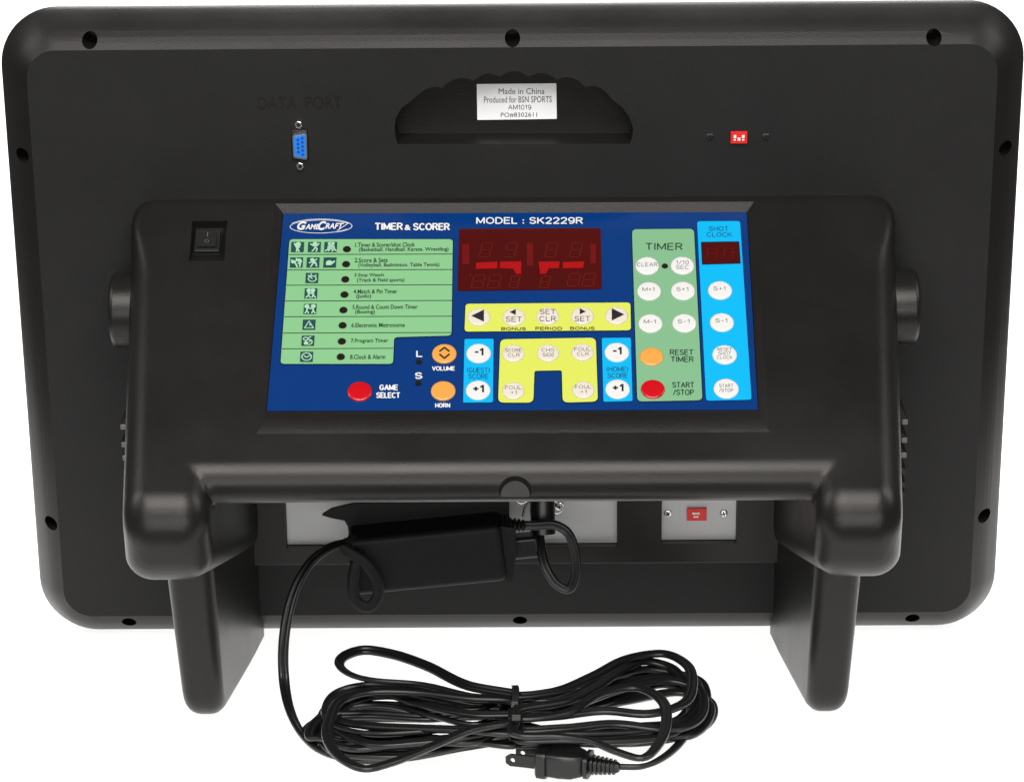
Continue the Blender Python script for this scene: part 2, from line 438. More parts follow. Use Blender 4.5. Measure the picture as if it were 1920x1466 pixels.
def screw(parent, px, py, P, r, h, m='chrome', cross=True, name='screw', n=20):
    c = P.at(*P.uv(px, py)); bm = bmesh.new()
    rr_ = [(r, -.001), (r, h*.35), (r*.85, h*.75), (r*.5, h)]
    me = loft(name, [[c+P.n*t+(P.u*math.cos(2*math.pi*k/n)+P.v*math.sin(2*math.pi*k/n))*q for k in range(n)] for q, t in rr_])
    s = link(name, me, m, parent, 30)
    if cross:
        a = random.uniform(0, 1.5)
        for b in (a, a+math.pi/2):
            e = P.u*math.cos(b)+P.v*math.sin(b); f = P.n.cross(e)
            link('drive_slot', boxm('drive_slot', c+P.n*(h*1.0), e, f, P.n, r*.62, r*.13, r*.06), 'black', s)
    return s
for px, py in ((560, 233), (563, 310.5)):
    c = BP.at(*BP.uv(px, py)); nut = link('jack_nut', cyl('jack_nut', c-BP.n*.001, BP.n, .0031, .0036, 6, .0029, .0005), 'chrome', SB)
    link('threaded_hole', cyl('threaded_hole', c+BP.n*.0026, BP.n, .0013, .0001, 12), 'black', nut)

def dip_switch(px0, py0, px1, py1, P, glyph):
    a, b = P.uv(px0, py0), P.uv(px1, py1)
    c = P.at((a[0]+b[0])/2, (a[1]+b[1])/2); hx, hy = abs(b[0]-a[0])/2, abs(b[1]-a[1])/2
    d = link('mode_switch', boxm('mode_switch', c+P.n*.0008, P.u, P.v, P.n, hx, hy, .0014, .0002, 1), 'redpl', SB)
    link('switch_slot', boxm('switch_slot', c+P.n*.0022, P.u, P.v, P.n, hx*.82, hy*.6, .0001), 'redpl', d)
    for k in ((-1, 0, 1) if not glyph else (-.45, .1)):
        link('slider', boxm('slider', c+P.u*hx*.5*k+P.v*hy*(.25 if k else -.2)+P.n*.0024, P.u, P.v, P.n, hx*(.15 if not glyph else .22), hy*(.24 if not glyph else .16), .0005), 'whitepl', d)
        link('slider_mark', boxm('slider_mark', c+P.u*hx*.5*k-P.v*hy*.32+P.n*.0024, P.u, P.v, P.n, hx*.12, hy*.12, .0002), 'whitepl', d)
    return d
dip_switch(1370, 246.5, 1400.5, 268, BP, False)
for px in (1331, 1436): screw(SB, px, 256.5, BP, .0027, .0012, 'gloss')

# ---- connection bay under the console -----------------------------------------------
BAY = -.012; YP = Plane(V((0, BAY, 0)), V((0, -1, 0)))
bay = link('connection_bay', boxm('connection_bay', V((0, -.003, .121)), X, Yv, Z, .21, .009, .0505, .0015, 2), 'plastic', SB)
def win(px0, py1, px1, dx=0):
    a = onY(px0, py1, BAY); b = onY(px1, py1-3, BAY)
    return a, b
wins = [(537, 1024, 1158), (1240, 1018, 1381)]
cs = []
for px0, py1, px1 in wins:
    a = onY(px0, py1, BAY); b = onY(px1, py1, BAY); cs.append((a.x, b.x, min(a.z, b.z)))
    cs_ = boxm('cutter', V(((a.x+b.x)/2, BAY, (min(a.z, b.z)+.150)/2)), X, Yv, Z, (b.x-a.x)/2, .0065, (.150-min(a.z, b.z))/2)
    wins[wins.index((px0, py1, px1))] = helper(cs_)
cut(bay, wins); bay.data.materials.clear(); bay.data.materials.append(M['plastic'])
for x0, x1, z0 in cs:
    link('silver_plate', boxm('silver_plate', V(((x0+x1)/2, BAY+.0062, (z0+.150)/2)), X, Yv, Z, (x1-x0)/2-.0004, .0005, (.150-z0)/2-.0004), 'silver', SB)
PP = Plane(V((0, BAY+.0057, 0)), V((0, -1, 0)))
dip_switch(1288, 951, 1324.5, 974, PP, True)
for px in (1252.5, 1357): screw(SB, px, 962, PP, .0030, .0014)
screw(SB, 1049, 948, PP, .0036, .0018)

# ---- console housing ----------------------------------------------------------------
FN = V((0, -1, 1.70)).normalized(); FP0 = V((0, -.008, .3470))
def onF(px, py, off=0.): return onplane(px, py, FP0, FN, off)
def faceY(z): return -.008-(.3470-z)*1.70
hw = lambda y: .2688+.0640*y
xi = lambda y: .1885-.045*y
ZT = .3505; YB = .03
bar = onF(960, 903); K1 = onF(300, 972); K2 = onY(300, 1090, -.229)
U1 = onY(960, 951, bar.y+.010); U1.x = 0; K3z = .074

# the housing is one smooth moulding: half-spaces joined with rounded edges, meshed on a grid
def rint(a, b, r):
    u = np.maximum(r+a, 0); v = np.maximum(r+b, 0); return np.minimum(-r, np.maximum(a, b))+np.sqrt(u*u+v*v)
def halfspace(y, z, p, q, inside):                 # plane through p and q (Y, Z), parallel to X
    ny, nz = q[1]-p[1], -(q[0]-p[0]); l = math.hypot(ny, nz); ny /= l; nz /= l
    if (inside[0]-p[0])*ny+(inside[1]-p[1])*nz > 0: ny, nz = -ny, -nz
    return (y-p[0])*ny+(z-p[1])*nz
MID = (-.06, .25)
def console_field(x, y, z):
    ax = np.abs(x)
    f_face = (y-FP0.y)*FN.y+(z-FP0.z)*FN.z
    side = (ax-(.2700+.066*y))*.998
    rim = rint(side, z-ZT, .019)
    t = np.clip((ZT-.002-z)/.035, 0, 1); r = .0035+.0145*t*t*(3-2*t)
    f_low = halfspace(y, z, (K1.y, K1.z), (K2.y, K2.z), MID); f_bot = halfspace(y, z, (K2.y, K2.z), (0., .0745), MID)
    front = rint(rint(f_face, f_low, .023), f_bot, .014)
    body = rint(front, rim, r)
    lip = halfspace(y, z, (bar.y, bar.z), (U1.y, U1.z), (bar.y+.05, bar.z)); under = (U1.z+.002*0-z)
    keep = np.minimum(rint(lip, under, .012), (.1885-.045*y)-ax)
    body = rint(body, keep, .0195)
    return np.maximum(body, y-.009)
def surface_net(fn, lo, hi, h):
    n = [int(math.ceil((hi[i]-lo[i])/h))+1 for i in range(3)]
    ax = [lo[i]+h*np.arange(n[i]) for i in range(3)]
    G = np.meshgrid(*ax, indexing='ij'); F = fn(*G); S = F < 0
    cn = [k-1 for k in n]; cnt = np.zeros(cn); acc = np.zeros(cn+[3])
    def sl(o, m): return tuple(slice(o[i], o[i]+m[i]) for i in range(3))
    for d in range(3):
        o1 = [0, 0, 0]; o1[d] = 1; m = list(n); m[d] -= 1
        A = F[sl([0]*3, m)]; B = F[sl(o1, m)]; X_ = (A < 0) != (B < 0); T = np.where(X_, A/np.where(X_, A-B, 1), 0)
        e = [k for k in range(3) if k != d]
        for i in (0, 1):
            for j in (0, 1):
                o = [0, 0, 0]; o[e[0]] = i; o[e[1]] = j
                q = sl(o, cn); xq = X_[q]; cnt += xq
                P = np.stack([np.broadcast_to((ax[k][o[k]:o[k]+cn[k]]).reshape([-1 if t == k else 1 for t in range(3)]), cn) for k in range(3)], -1).copy()
                P[..., d] += T[q]*h; acc += P*xq[..., None]
    act = cnt > 0; idx = -np.ones(cn, int); idx[act] = np.arange(act.sum()); P = acc[act]/cnt[act][:, None]
    for _ in range(8):
        f0 = fn(P[:, 0], P[:, 1], P[:, 2]); e = 2e-4
        g = np.stack([(fn(*(P+np.eye(3)[k]*e).T)-fn(*(P-np.eye(3)[k]*e).T))/(2*e) for k in range(3)], -1)
        P = P-g*(f0/np.maximum((g*g).sum(1), .3))[:, None]*.8
    Q = []
    for d in range(3):
        e = [k for k in range(3) if k != d]
        m = list(n); m[d] -= 1; o1 = [0, 0, 0]; o1[d] = 1
        X_ = S[sl([0]*3, m)] != S[sl(o1, m)]
        I = np.argwhere(X_); I = I[(I[:, e[0]] > 0) & (I[:, e[1]] > 0) & (I[:, e[0]] < cn[e[0]]) & (I[:, e[1]] < cn[e[1]])]
        c = []
        for i, j in ((1, 1), (0, 1), (0, 0), (1, 0)):
            J = I.copy(); J[:, e[0]] -= i; J[:, e[1]] -= j; c.append(idx[J[:, 0], J[:, 1], J[:, 2]])
        Q.append(np.stack(c, -1))
    return P, np.concatenate(Q)
P_, Q_ = surface_net(console_field, (-.2905, -.2605, .0605), (.2905, .0165, .3635), .0032)
con = link('console_housing', mesh('console_housing', P_.tolist(), Q_.tolist()), 'plastic', SB)
# control panel recess, switch recess, latch arch
PN = FN.copy(); DEP = -.0036
PAN = Plane(onF(960, 585, DEP), PN); FAC = Plane(FP0, FN)
outer = [(515, 381), (1414, 378), (1443, 810), (482, 812)]; innr = [(531.6, 400.5), (1400, 398), (1421, 768), (500.5, 770)]
def frustum(outer, innr, dep, k=.6):
    o = [onF(*p) for p in outer]; i = [onF(*p, dep) for p in innr]
    o2 = [a+(a-b)*k for a, b in zip(o, i)]
    return helper(mesh('cutter', o2+i, [(0, 1, 2, 3), (7, 6, 5, 4), (0, 1, 5, 4), (1, 2, 6, 5), (2, 3, 7, 6), (3, 0, 4, 7)]))
cs = [frustum(outer, innr, DEP-.0008)]
cs.append(frustum([(360.5, 414.5), (427, 414), (420.5, 489), (353.5, 489.5)], [(367.5, 428.5), (418.5, 428), (412.5, 478), (360.5, 478.5)], -.0065))
LN = V((0, -.90, .44)).normalized(); ac = onY(966, 928, U1.y-.006)
cs.append(helper(cyl('cutter', ac-LN*.0040, LN, .0095, .03, 36, .0270)))
cut(con, cs)
con.data.materials.clear(); con.data.materials.append(M['plastic'])
me = con.data; me.polygons.foreach_set('use_smooth', [True]*len(me.polygons)); me.set_sharp_from_angle(angle=math.radians(28))
wn = con.modifiers.new('weighted', 'WEIGHTED_NORMAL'); wn.keep_sharp = True
# ---- rocker switch
sc_ = [onF(*p, -.0050) for p in ((368.5, 431), (416, 430.5), (411, 476), (361.5, 476.5))]
o_ = sum(sc_, V())/4
rk = link('power_switch', boxm('power_switch', o_-FN*.0008, FAC.u, FAC.v, FN, .0088, .0098, .0022, .0006, 2), 'gloss', SB, 40)
ROC = FN*.92+FAC.v*.18
link('rocker', boxm('rocker', o_+FN*.0016, FAC.u, (FAC.v-FN*.16).normalized(), (FN+FAC.v*.16).normalized(), .0066, .0074, .0014, .0005, 2), 'gloss', rk, 40)
RP = Plane(o_+FN*.0030, (FN+FAC.v*.16).normalized())
link('rocker_mark', RP.strokes([[(389.5, 436.5), (389, 444)]], 1.7, .0004), 'greyink', rk)
link('rocker_mark', RP.strokes([[(387.5+4*math.cos(t*.628), 453+2.8*math.sin(t*.628)) for t in range(11)]], 1.1, .0004), 'greyink', rk)

# ---- side knobs and louvres
for s, px0, px1, py0, py1 in ((-1, 211, 262, 514, 649), (1, 1719, 1670, 507, 642)):
    Yk = -.042; a, b = onY(px0, py0, Yk), onY(px0, py1, Yk); r = (a.z-b.z)/2*.985; c = (a+b)/2; inn = onY(px1, (py0+py1)/2, Yk)
    n = 40; h = abs(c.x-inn.x)
    me = loft('tilt_knob', [[V((inn.x+s*t, Yk+q*math.cos(2*math.pi*k/n), c.z+q*math.sin(2*math.pi*k/n))) for k in range(n)] for q, t in ((r, 0), (r, h*.80), (r*.985, h*.88), (r*.95, h*.95), (r*.88, h), (r*.3, h*1.0))])
    link('tilt_knob', me, 'plastic', SB, 40)
LOUV = {1: [(746, 795), (797, 829), (832, 857), (866, 889), (895, 913), (917, 931)], -1: [(766, 804), (812, 837), (841, 862), (867, 886)]}
for s, rows in LOUV.items():
    for i, (y0, y1) in enumerate(rows):
        Yl = -.075; k = 1-i*.13
        x0, x1 = (1672, 1702-1.2*i) if s > 0 else (250, 226+2*i)
        a, b = onY(x0, y0, Yl), onY(x0, y1, Yl); t = onY(x1, y1, Yl)
        loop = [V((a.x, Yl, a.z)), V((b.x, Yl, b.z)), V((t.x, Yl, b.z)), V((t.x, Yl, b.z+.0035)), V((b.x+(t.x-b.x)*.55, Yl, b.z+(a.z-b.z)*.6))]
        lv = link('vent_louvre', prism('vent_louvre', loop, (0, .035, 0)), 'plastic', SB)
        if i < 3: link('louvre_glint', boxm('louvre_glint', V((t.x-s*.0022, Yl-.0006, b.z+.0018)), X, Yv, Z, .0020, .0008, .0019, .0004, 1), 'glint', lv)  # grey blocks standing in for reflections at the louvre ends

# ---- legs: triangular fins under the lobes, toes on the table
for s in (-1, 1):
    tf = -.150; fz = lambda y: (PIV.y-y)*math.tan(TILT)
    prf = [(-.172, .155), (-.1705, .128)]
    prf += [(-.1605, .040)]
    base = V((0, -.1605, .040)); corner = V((0, tf, fz(tf)))
    for k in range(1, 8):
        t = k/7; p = V((0, -.1605, .040))*(1-t)**2+V((0, -.1575, fz(-.1575)))*2*t*(1-t)+V((0, -.136, fz(-.136)))*t*t
        prf.append((p.y, p.z))
    prf += [(.012, fz(.012)), (.012, .10)]
    bm = bmesh.new()
    xin = lambda y: .1915-(.0125)*(y-.0)/.15*1.0 if y < 0 else .1915
    def xo(y, z): return .2195-.105*y - .035*max(0, .128-z)
    A = [bm.verts.new((s*(.1915-.078*y), y, z)) for y, z in prf]
    B = [bm.verts.new((s*xo(y, z), y, z)) for y, z in prf]
    n = len(prf)
    bm.faces.new(A); bm.faces.new(B[::-1])
    for k in range(n): bm.faces.new((A[k], B[k], B[(k+1) % n], A[(k+1) % n]))
    bmesh.ops.recalc_face_normals(bm, faces=bm.faces)
    ed = [e for e in bm.edges if len({v in A for v in e.verts}) == 1 and all(v.co.y < -.10 for v in e.verts)]
    bmesh.ops.bevel(bm, geom=ed, offset=.0115, segments=6, profile=.5, affect='EDGES', clamp_overlap=True)
    me = bpy.data.meshes.new('leg'); bm.to_mesh(me); bm.free()
    link('leg', me, 'plastic', SB, 28)

# ------------------------------------------------------------------ control panel
pl = [PAN.uv(*p) for p in innr]
CP = link('control_panel', PAN.poly(pl, 0, .0010), 'blue', SB)
h_edge, h_field, h_ink = .00025, .00045, .00065

def field(name, pxs, r, m, edge=True, rpx=None):
    P = [PAN.uv(*p) for p in pxs]
    if edge:
        c = V((sum(p[0] for p in P)/len(P), sum(p[1] for p in P)/len(P)))
        rp = round_poly(P, r); N = len(rp); off = []
        ar = sum(rp[i-1][0]*rp[i][1]-rp[i][0]*rp[i-1][1] for i in range(N))
        for i in range(N):
            d = V(rp[(i+1) % N])-V(rp[i-1]); d = d.normalized() if d.length > 0 else V((1, 0))
            nn = V((d.y, -d.x))*(1 if ar > 0 else -1); off.append(tuple(V(rp[i])+nn*.00065))
        link('field_outline', PAN.poly(off, h_edge), 'edge', CP)
    return link(name, PAN.poly(round_poly(P, r), h_field), m, CP)

# legend of game modes
field('mode_field', [(543, 449.5), (849, 449.5), (846.5, 630), (739, 633), (737, 683), (526, 683)], [.0028]*6, 'green')
def xl(y): return 543+(526-543)*(y-449.5)/(683-449.5)
rows = [478.5, 507.5, 536, 565.5, 595, 625.5]
for y in rows: link('divider_line', PAN.strokes([[(xl(y)+1, y), (848, y-1)]], 1.6, h_ink), 'greenink', CP)
link('divider_line', PAN.strokes([[(xl(655)+1, 655), (737, 654)]], 1.6, h_ink), 'greenink', CP)
LED = [(650.5, 468.5), (649, 496.5), (647.5, 525), (646, 553.5), (644, 582.5), (642.5, 611), (641, 641), (639, 670)]
for x, y in LED:
    link('indicator_light', cyl('indicator_light', PAN.at(*PAN.uv(x, y), h_field), FN, .0029, .0006, 20, .0026), 'led', CP)
LINES = [('1.Timer & Scorer/shot Clock', 722, 460, 112, 8.2), ('(Basketball. Handball. Karate. Wrestling)', 757, 469.5, 168, 9), ('2.Score & Sets', 696, 489, 62, 8.2), ('(Volleyball. Badminton. Table Tennis)', 748, 498.5, 152, 9),
         ('3.Stop Watch', 692, 517.5, 55, 8), ('(Track & Field sports)', 714, 527, 89, 9), ('4.Match & Pin Timer', 704, 547.5, 82, 8), ('(Judo)', 682, 557, 28, 9),
         ('5.Round & Count Down Timer', 722, 576.5, 122, 8), ('(Boxing)', 684.5, 586.5, 37, 9), ('6.Electronic Metronome', 709, 610.5, 100, 8), ('7.Program Timer', 693, 640.5, 70, 9), ('8.Clock & Alarm', 689.5, 670, 66, 8.5)]
for t, x, y, ww, hh in LINES: PAN.text('lettering', t, x, y, ww, hh, h_ink, 'greenink', CP, bold=.012)

def icon(cx, cy, segs, w=2.0, dots=()):
    hx, hy = 12, 9.6; sk = -.05*2
    sq = [PAN.uv(cx+x-y*.06, cy+y) for x, y in ((-hx, -hy), (hx, -hy), (hx, hy), (-hx, hy))]
    ic = link('pictogram', PAN.poly(sq, h_ink), 'tealink', CP)
    me = PAN.strokes([[(cx+x*hx, cy+y*hy) for x, y in sg] for sg in segs], w, h_ink+.0001)
    bm = bmesh.new(); bm.from_mesh(me)
    for dx, dy, r in dots:
        c = PAN.uv(cx+dx*hx, cy+dy*hy); bm.faces.new([bm.verts.new(PAN.at(c[0]+r*.0004*math.cos(k*.785), c[1]+r*.0004*math.sin(k*.785), h_ink+.00025)) for k in range(8)])
    bm.to_mesh(me); bm.free()
    # print belongs to the same little tile
    bm = bmesh.new(); bm.from_mesh(ic.data); nf = len(bm.faces); bm.from_mesh(me)
    bm.faces.ensure_lookup_table()
    for f in bm.faces[nf:]: f.material_index = 1
    bm.to_mesh(ic.data); bm.free(); ic.data.materials.append(M['mint'])
def ring(cx, cy, rx, ry, a0=0, a1=360, n=14): return [(cx+rx*math.cos(math.radians(a0+(a1-a0)*k/n)), cy+ry*math.sin(math.radians(a0+(a1-a0)*k/n))) for k in range(n+1)]
icon(558, 464.5, [[(-.5, -.7), (-.25, -.1), (.0, .3), (.25, .9)], [(-.25, -.1), (.3, -.2), (.45, -.6)], [(0, .3), (.1, 0), (.35, .1)], [(-.1, .3), (-.15, .9)]], 3, [(.1, -.5, 5)])
icon(589.5, 464.5, [[(-.6, -.6), (-.1, -.2), (.4, -.2), (.75, -.7)], [(.25, -.2), (.05, .3), (-.35, .85)], [(.1, .2), (.45, .3), (.3, .9)]], 2.8, [(.1, -.6, 4.5)])
icon(620, 464.5, [[(-.85, .75), (-.4, .5), (-.35, -.1), (.1, -.35), (.5, -.1), (.6, .5), (.9, .75)], [(-.1, -.3), (-.1, .4), (-.35, .8)], [(.2, -.2), (.2, .4), (.4, .6), (.2, .85)]], 2.8, [(-.1, -.6, 4), (.3, -.6, 4)])
icon(556, 493.5, [[(-.8, -.5), (-.3, 0), (0, .5), (.1, .9)], [(-.3, 0), (.05, -.4), (0, -.8)], [(.35, -.7), (.6, .1), (.5, .85)], [(.2, .2), (.6, .1), (.8, -.3)]], 3, [(-.5, -.1, 4), (.45, -.4, 4)])
icon(587, 493.5, [[(-.4, .85), (-.05, .3), (.1, -.2), (.6, -.65)], [(-.6, .1), (.1, -.2), (.5, .1)], [(.1, 0), (.5, .3), (.55, .8)]], 2.8, [(-.1, -.5, 4)])
icon(618.5, 493.5, [[(-.5, .45), (-.3, -.25), (.3, .0), (.75, -.25)], [(-.5, .45), (.2, .4), (.75, -.25)], [(-.3, .2), (.3, .15)]], 3.0, [(-.1, .1, 6)])
icon(585, 522.5, [ring(.05, .15, .62, .55), [(.05, .15), (-.35, -.4)], [(-.1, -.55), (-.1, -.85)], [(-.6, -.55), (-.4, -.35)], [(.5, -.4), (.7, -.6)]], 2.2)
icon(583, 551.5, [[(-.3, -.2), (-.35, .3), (-.75, .85)], [(-.35, .3), (-.1, .85)], [(.3, -.2), (.35, .3), (.75, .85)], [(.35, .3), (.15, .85)], [(-.5, -.1), (.5, .1)], [(-.3, .1), (.45, -.25)]], 2.6, [(-.3, -.55, 4.5), (.3, -.55, 4.5)])
icon(581.5, 580.5, [[(-.5, -.15), (-.5, .3), (-.8, .85)], [(-.5, .3), (-.25, .85)], [(.5, -.15), (.5, .3), (.8, .85)], [(.5, .3), (.25, .85)], [(-.5, -.05), (.0, -.2)], [(.5, 0), (.0, -.1)]], 2.6, [(-.5, -.5, 4.5), (.5, -.5, 4.5)])
icon(579.5, 610, [[(0, -.7), (-.7, .65), (.7, .65), (0, -.7)], [(.1, .2), (.25, -.3)]], 1.8)
icon(577.5, 640, [ring(.15, .25, .5, .5), ring(-.35, -.35, .35, .3), [(.15, .25), (.4, -.0)], [(.0, -.5), (.5, -.8)]], 2.2, [(-.3, .5, 4)])
icon(575, 670, [ring(0, 0, .75, .72), [(-.4, -.2), (0, .15), (.5, -.25)]], 2.2)

# logo: double swoosh oval with slanted letters
lg = link('logo_oval', PAN.strokes([[(x, y-(x-600)*.01) for x, y in ring(600, 425.5, 56, 12.2, 25, 330, 40)], [(x, y) for x, y in ring(602, 424.5, 58, 13, -160, 60, 34)]], 1.3, h_edge), 'mint', CP)
lg.data.materials[0] = M['white']
PAN.text('lettering', 'G', 566, 424.5, 17, 16, h_ink, 'white', CP, bold=.04, shear=.3)
PAN.text('lettering', 'AME', 586, 426.5, 27, 10, h_ink, 'white', CP, bold=.03, shear=.25)
PAN.text('lettering', 'C', 604, 424.5, 15, 17, h_ink, 'white', CP, bold=.04, shear=.3)
PAN.text('lettering', 'RAFT', 627, 425, 34, 10.5, h_ink, 'white', CP, bold=.03, shear=.25)
link('logo_stroke', PAN.strokes([[(642, 418.5), (654, 419.5), (641, 428), (632, 434)]], 1.6, h_ink), 'white', CP)
PAN.text('lettering', 'TIMER', 729, 426, 53, 14, h_ink, 'white', CP, bold=.035)
PAN.text('lettering', '&', 764.5, 428, 12, 10, h_ink, 'white', CP, bold=.03)
PAN.text('lettering', 'SCORER', 809, 426.5, 69, 14, h_ink, 'white', CP, bold=.035)
PAN.text('lettering', 'MODEL : SK2229R', 993, 415, 200, 13, h_ink, 'white', CP, bold=.028)

# coloured fields
field('bonus_field', [(873, 570.5), (1182, 568), (1183, 620), (871, 622.5)], .0026, 'yellow')
field('foul_field', [(938, 637), (1117, 634), (1121, 753.5), (1055, 755.5), (1053.5, 695), (1002, 696), (1000, 755.5), (934, 755.5)], [.0042, .0042, .0042, .0042, .0018, .0018, .0042, .0042], 'yellow')
field('guest_score_field', [(871, 636.5), (925.5, 636), (924, 755), (868.5, 755.5)], .0012, 'cyan', False)
field('home_score_field', [(1128.5, 634.5), (1182.5, 634), (1186, 752.5), (1131.5, 754)], .0012, 'cyan', False)
field('timer_field', [(1185, 431), (1301, 430), (1317, 751), (1195, 753.5)], .0036, 'green2')
field('shot_clock_field', [(1307, 416), (1387.5, 415.5), (1409, 750), (1324, 752)], .0022, 'cyan', False)

# buttons: low moulded domes, their legend printed on the cap
def button(x, y, rx, m, legend=(), ink='ink', rim=True, hgt=.0013):
    c = PAN.uv(x, y); e = PAN.uv(x+rx, y); r = abs(e[0]-c[0]); n = 36
    prf = [(r*1.03, 0), (r*1.02, hgt*.45), (r*.95, hgt*.8), (r*.84, hgt*.95), (r*.5, hgt*1.04)]
    rings = [[PAN.at(c[0]+q*math.cos(2*math.pi*k/n), c[1]+q*math.sin(2*math.pi*k/n), h_edge+t) for k in range(n)] for q, t in prf]
    b = link('button', loft('button', rings), [m], CP, 60)
    bm = bmesh.new(); bm.from_mesh(b.data)
    for t, dx, dy, ww, hh, bold in legend:
        o = PAN.text('t', t, x+dx, y+dy, ww, hh, h_edge+hgt*1.04+.0001, ink, None, bold=bold)
        nf = len(bm.faces); bm.from_mesh(o.data); bm.faces.ensure_lookup_table()
        for f in bm.faces[nf:]: f.material_index = 1; f.smooth = False
        kill(o)
    bm.to_mesh(b.data); bm.free(); b.data.materials.append(M[ink])
    return b
def arrow(b, pts, h):
    me = PAN.poly([PAN.uv(*p) for p in pts], h)
    bm = bmesh.new(); bm.from_mesh(b.data); nf = len(bm.faces); bm.from_mesh(me); bm.faces.ensure_lookup_table()
    for f in bm.faces[nf:]: f.material_index = 1; f.smooth = False
    bm.to_mesh(b.data); bm.free()
HT = h_edge+.0013*1.04+.0001
b = button(898, 596, 20.5, 'pale'); arrow(b, [(883.5, 595), (907.5, 583.5), (907.5, 606)], HT)
b = button(963.5, 596, 20.5, 'pale', [('SET', 0, 5.5, 30, 9.5, 0)], 'ink'); arrow(b, [(955.5, 588), (967, 582.5), (967, 593.5)], HT)
button(1027, 594, 20.5, 'pale', [('SET', 0, -6.5, 29, 9.5, 0), ('CLR', 0, 6.5, 31, 9.5, 0)], 'ink')
b = button(1092, 594, 20.5, 'pale', [('SET', 0, 6.5, 29, 9.5, 0)], 'ink'); arrow(b, [(1087, 581), (1087, 592.5), (1098.5, 587)], HT)
b = button(1156, 593.5, 20.5, 'pale'); arrow(b, [(1147, 581), (1147, 604), (1170.5, 592.5)], HT)
for t, x in (('BONUS', 963, ), ('PERIOD', 1029), ('BONUS', 1092)): PAN.text('lettering', t, x, 617.5-(x-963)*.007, 46 if t == 'BONUS' else 50, 6, h_ink, 'yellowink', CP, bold=.03)
for x, y, t in ((897.5, 664, '-1'), (896.5, 733, '+1'), (1156.5, 662, '-1'), (1158, 731, '+1')): button(x, y, 22.5, 'button', [(t, 1, -1.5, 22 if t[0] == '+' else 18, 15, .035)])
for t, x, y, ww in (('(GUEST)', 897, 695, 43), ('SCORE', 897, 706.5, 38), ('(HOME)', 1157.5, 693, 41), ('SCORE', 1158, 705, 38)): PAN.text('lettering', t, x, y, ww, 9.5, h_ink, 'blueink', CP, bold=.004)
for x, y, a, b2 in ((962.5, 664, 'SCORE', 'CLR'), (1027.5, 663.5, 'CHG', 'SIDE'), (1092, 662, 'FOUL', 'CLR'), (962.5, 734, 'FOUL', '+1'), (1093.5, 732.5, 'FOUL', '+1')):
    button(x, y, 20, 'pale', [(a, 0, -4.5, 31 if a != 'CHG' else 24, 6.5, 0), (b2, 1, 4.5, 22 if b2 != '+1' else 12, 6.5, 0)], 'greyink')
PAN.text('lettering', 'TIMER', 1245, 463.5, 70, 13.5, h_ink, 'greenink', CP, bold=.012)
button(1213.5, 500, 21.5, 'button', [('CLEAR', 0, -1, 38, 7.5, 0)], 'greyink')
button(1279.5, 499.5, 21.5, 'button', [('1/10', 0, -4.5, 24, 7.5, 0), ('SEC', 0, 4.5, 24, 7.5, 0)], 'greyink')
link('indicator_light', cyl('indicator_light', PAN.at(*PAN.uv(1246.5, 500), h_field), FN, .0023, .0006, 20, .002), 'led', CP)
for x, y, t in ((1217, 547.5, 'M+1'), (1280.5, 547, 'S+1'), (1219.5, 608, 'M-1'), (1283, 607.5, 'S-1'), (1350, 546, 'S+1'), (1353.5, 606, 'S-1')):
    button(x, y, 22, 'button', [(t, -1, -2, 23, 7.5, .006)], 'greyink')
button(1221.5, 670, 21.5, 'orange'); button(1224, 731, 22, 'red')
for t, x, y, ww in (('RESET', 1278, 661.5, 44), ('TIMER', 1279, 674.5, 43), ('START', 1281, 722.5, 41), ('/STOP', 1281.5, 736.5, 39)): PAN.text('lettering', t, x, y, ww, 10.5, h_ink, 'greenink', CP, bold=.012)
button(1358.5, 666.5, 22.5, 'button', [('RESET', 0, -8.5, 27, 6, 0), ('SHOT', 0, -1, 24, 6, 0), ('CLOCK', 0, 6.5, 29, 6, 0)], 'greyink')
button(1361.5, 730, 23, 'button', [('START', 0, -4, 26, 6.5, 0), ('/STOP', 0, 4.5, 26, 6.5, 0)], 'greyink')
for t, x, y, ww in (('SHOT', 1347.5, 430, 37), ('CLOCK', 1348.5, 441, 47)): PAN.text('lettering', t, x, y, ww, 8.5, h_ink, 'blueink', CP, bold=.01)
b = button(833, 664.5, 22.5, 'orange')
me = PAN.strokes([[(824.5, 661.5), (833.5, 654.5), (842.5, 661.5)], [(824.5, 667), (833.5, 674.5), (842.5, 667)]], 3.6, HT)
bm = bmesh.new(); bm.from_mesh(b.data); nf = len(bm.faces); bm.from_mesh(me); bm.faces.ensure_lookup_table()
for f in bm.faces[nf:]: f.material_index = 1
bm.to_mesh(b.data); bm.free()
button(831, 734, 22.5, 'orange'); button(674.5, 735, 22.5, 'red')
for t, x, y, ww, hh in (('GAME', 729, 727.5, 35, 11), ('SELECT', 728, 742, 45, 11), ('VOLUME', 831.5, 692, 43, 8.5), ('HORN', 830, 761, 28, 8.5), ('L', 786.5, 664.5, 12, 12.5), ('S', 785, 705.5, 14, 12.5)):
    PAN.text('lettering', t, x, y, ww, hh, h_ink, 'white', CP, bold=.035)
for x, y in ((785.5, 679), (784.5, 719)):
    link('indicator_light', cyl('indicator_light', PAN.at(*PAN.uv(x, y), h_edge), FN, .0022, .0006, 18, .0019), 'led', CP)

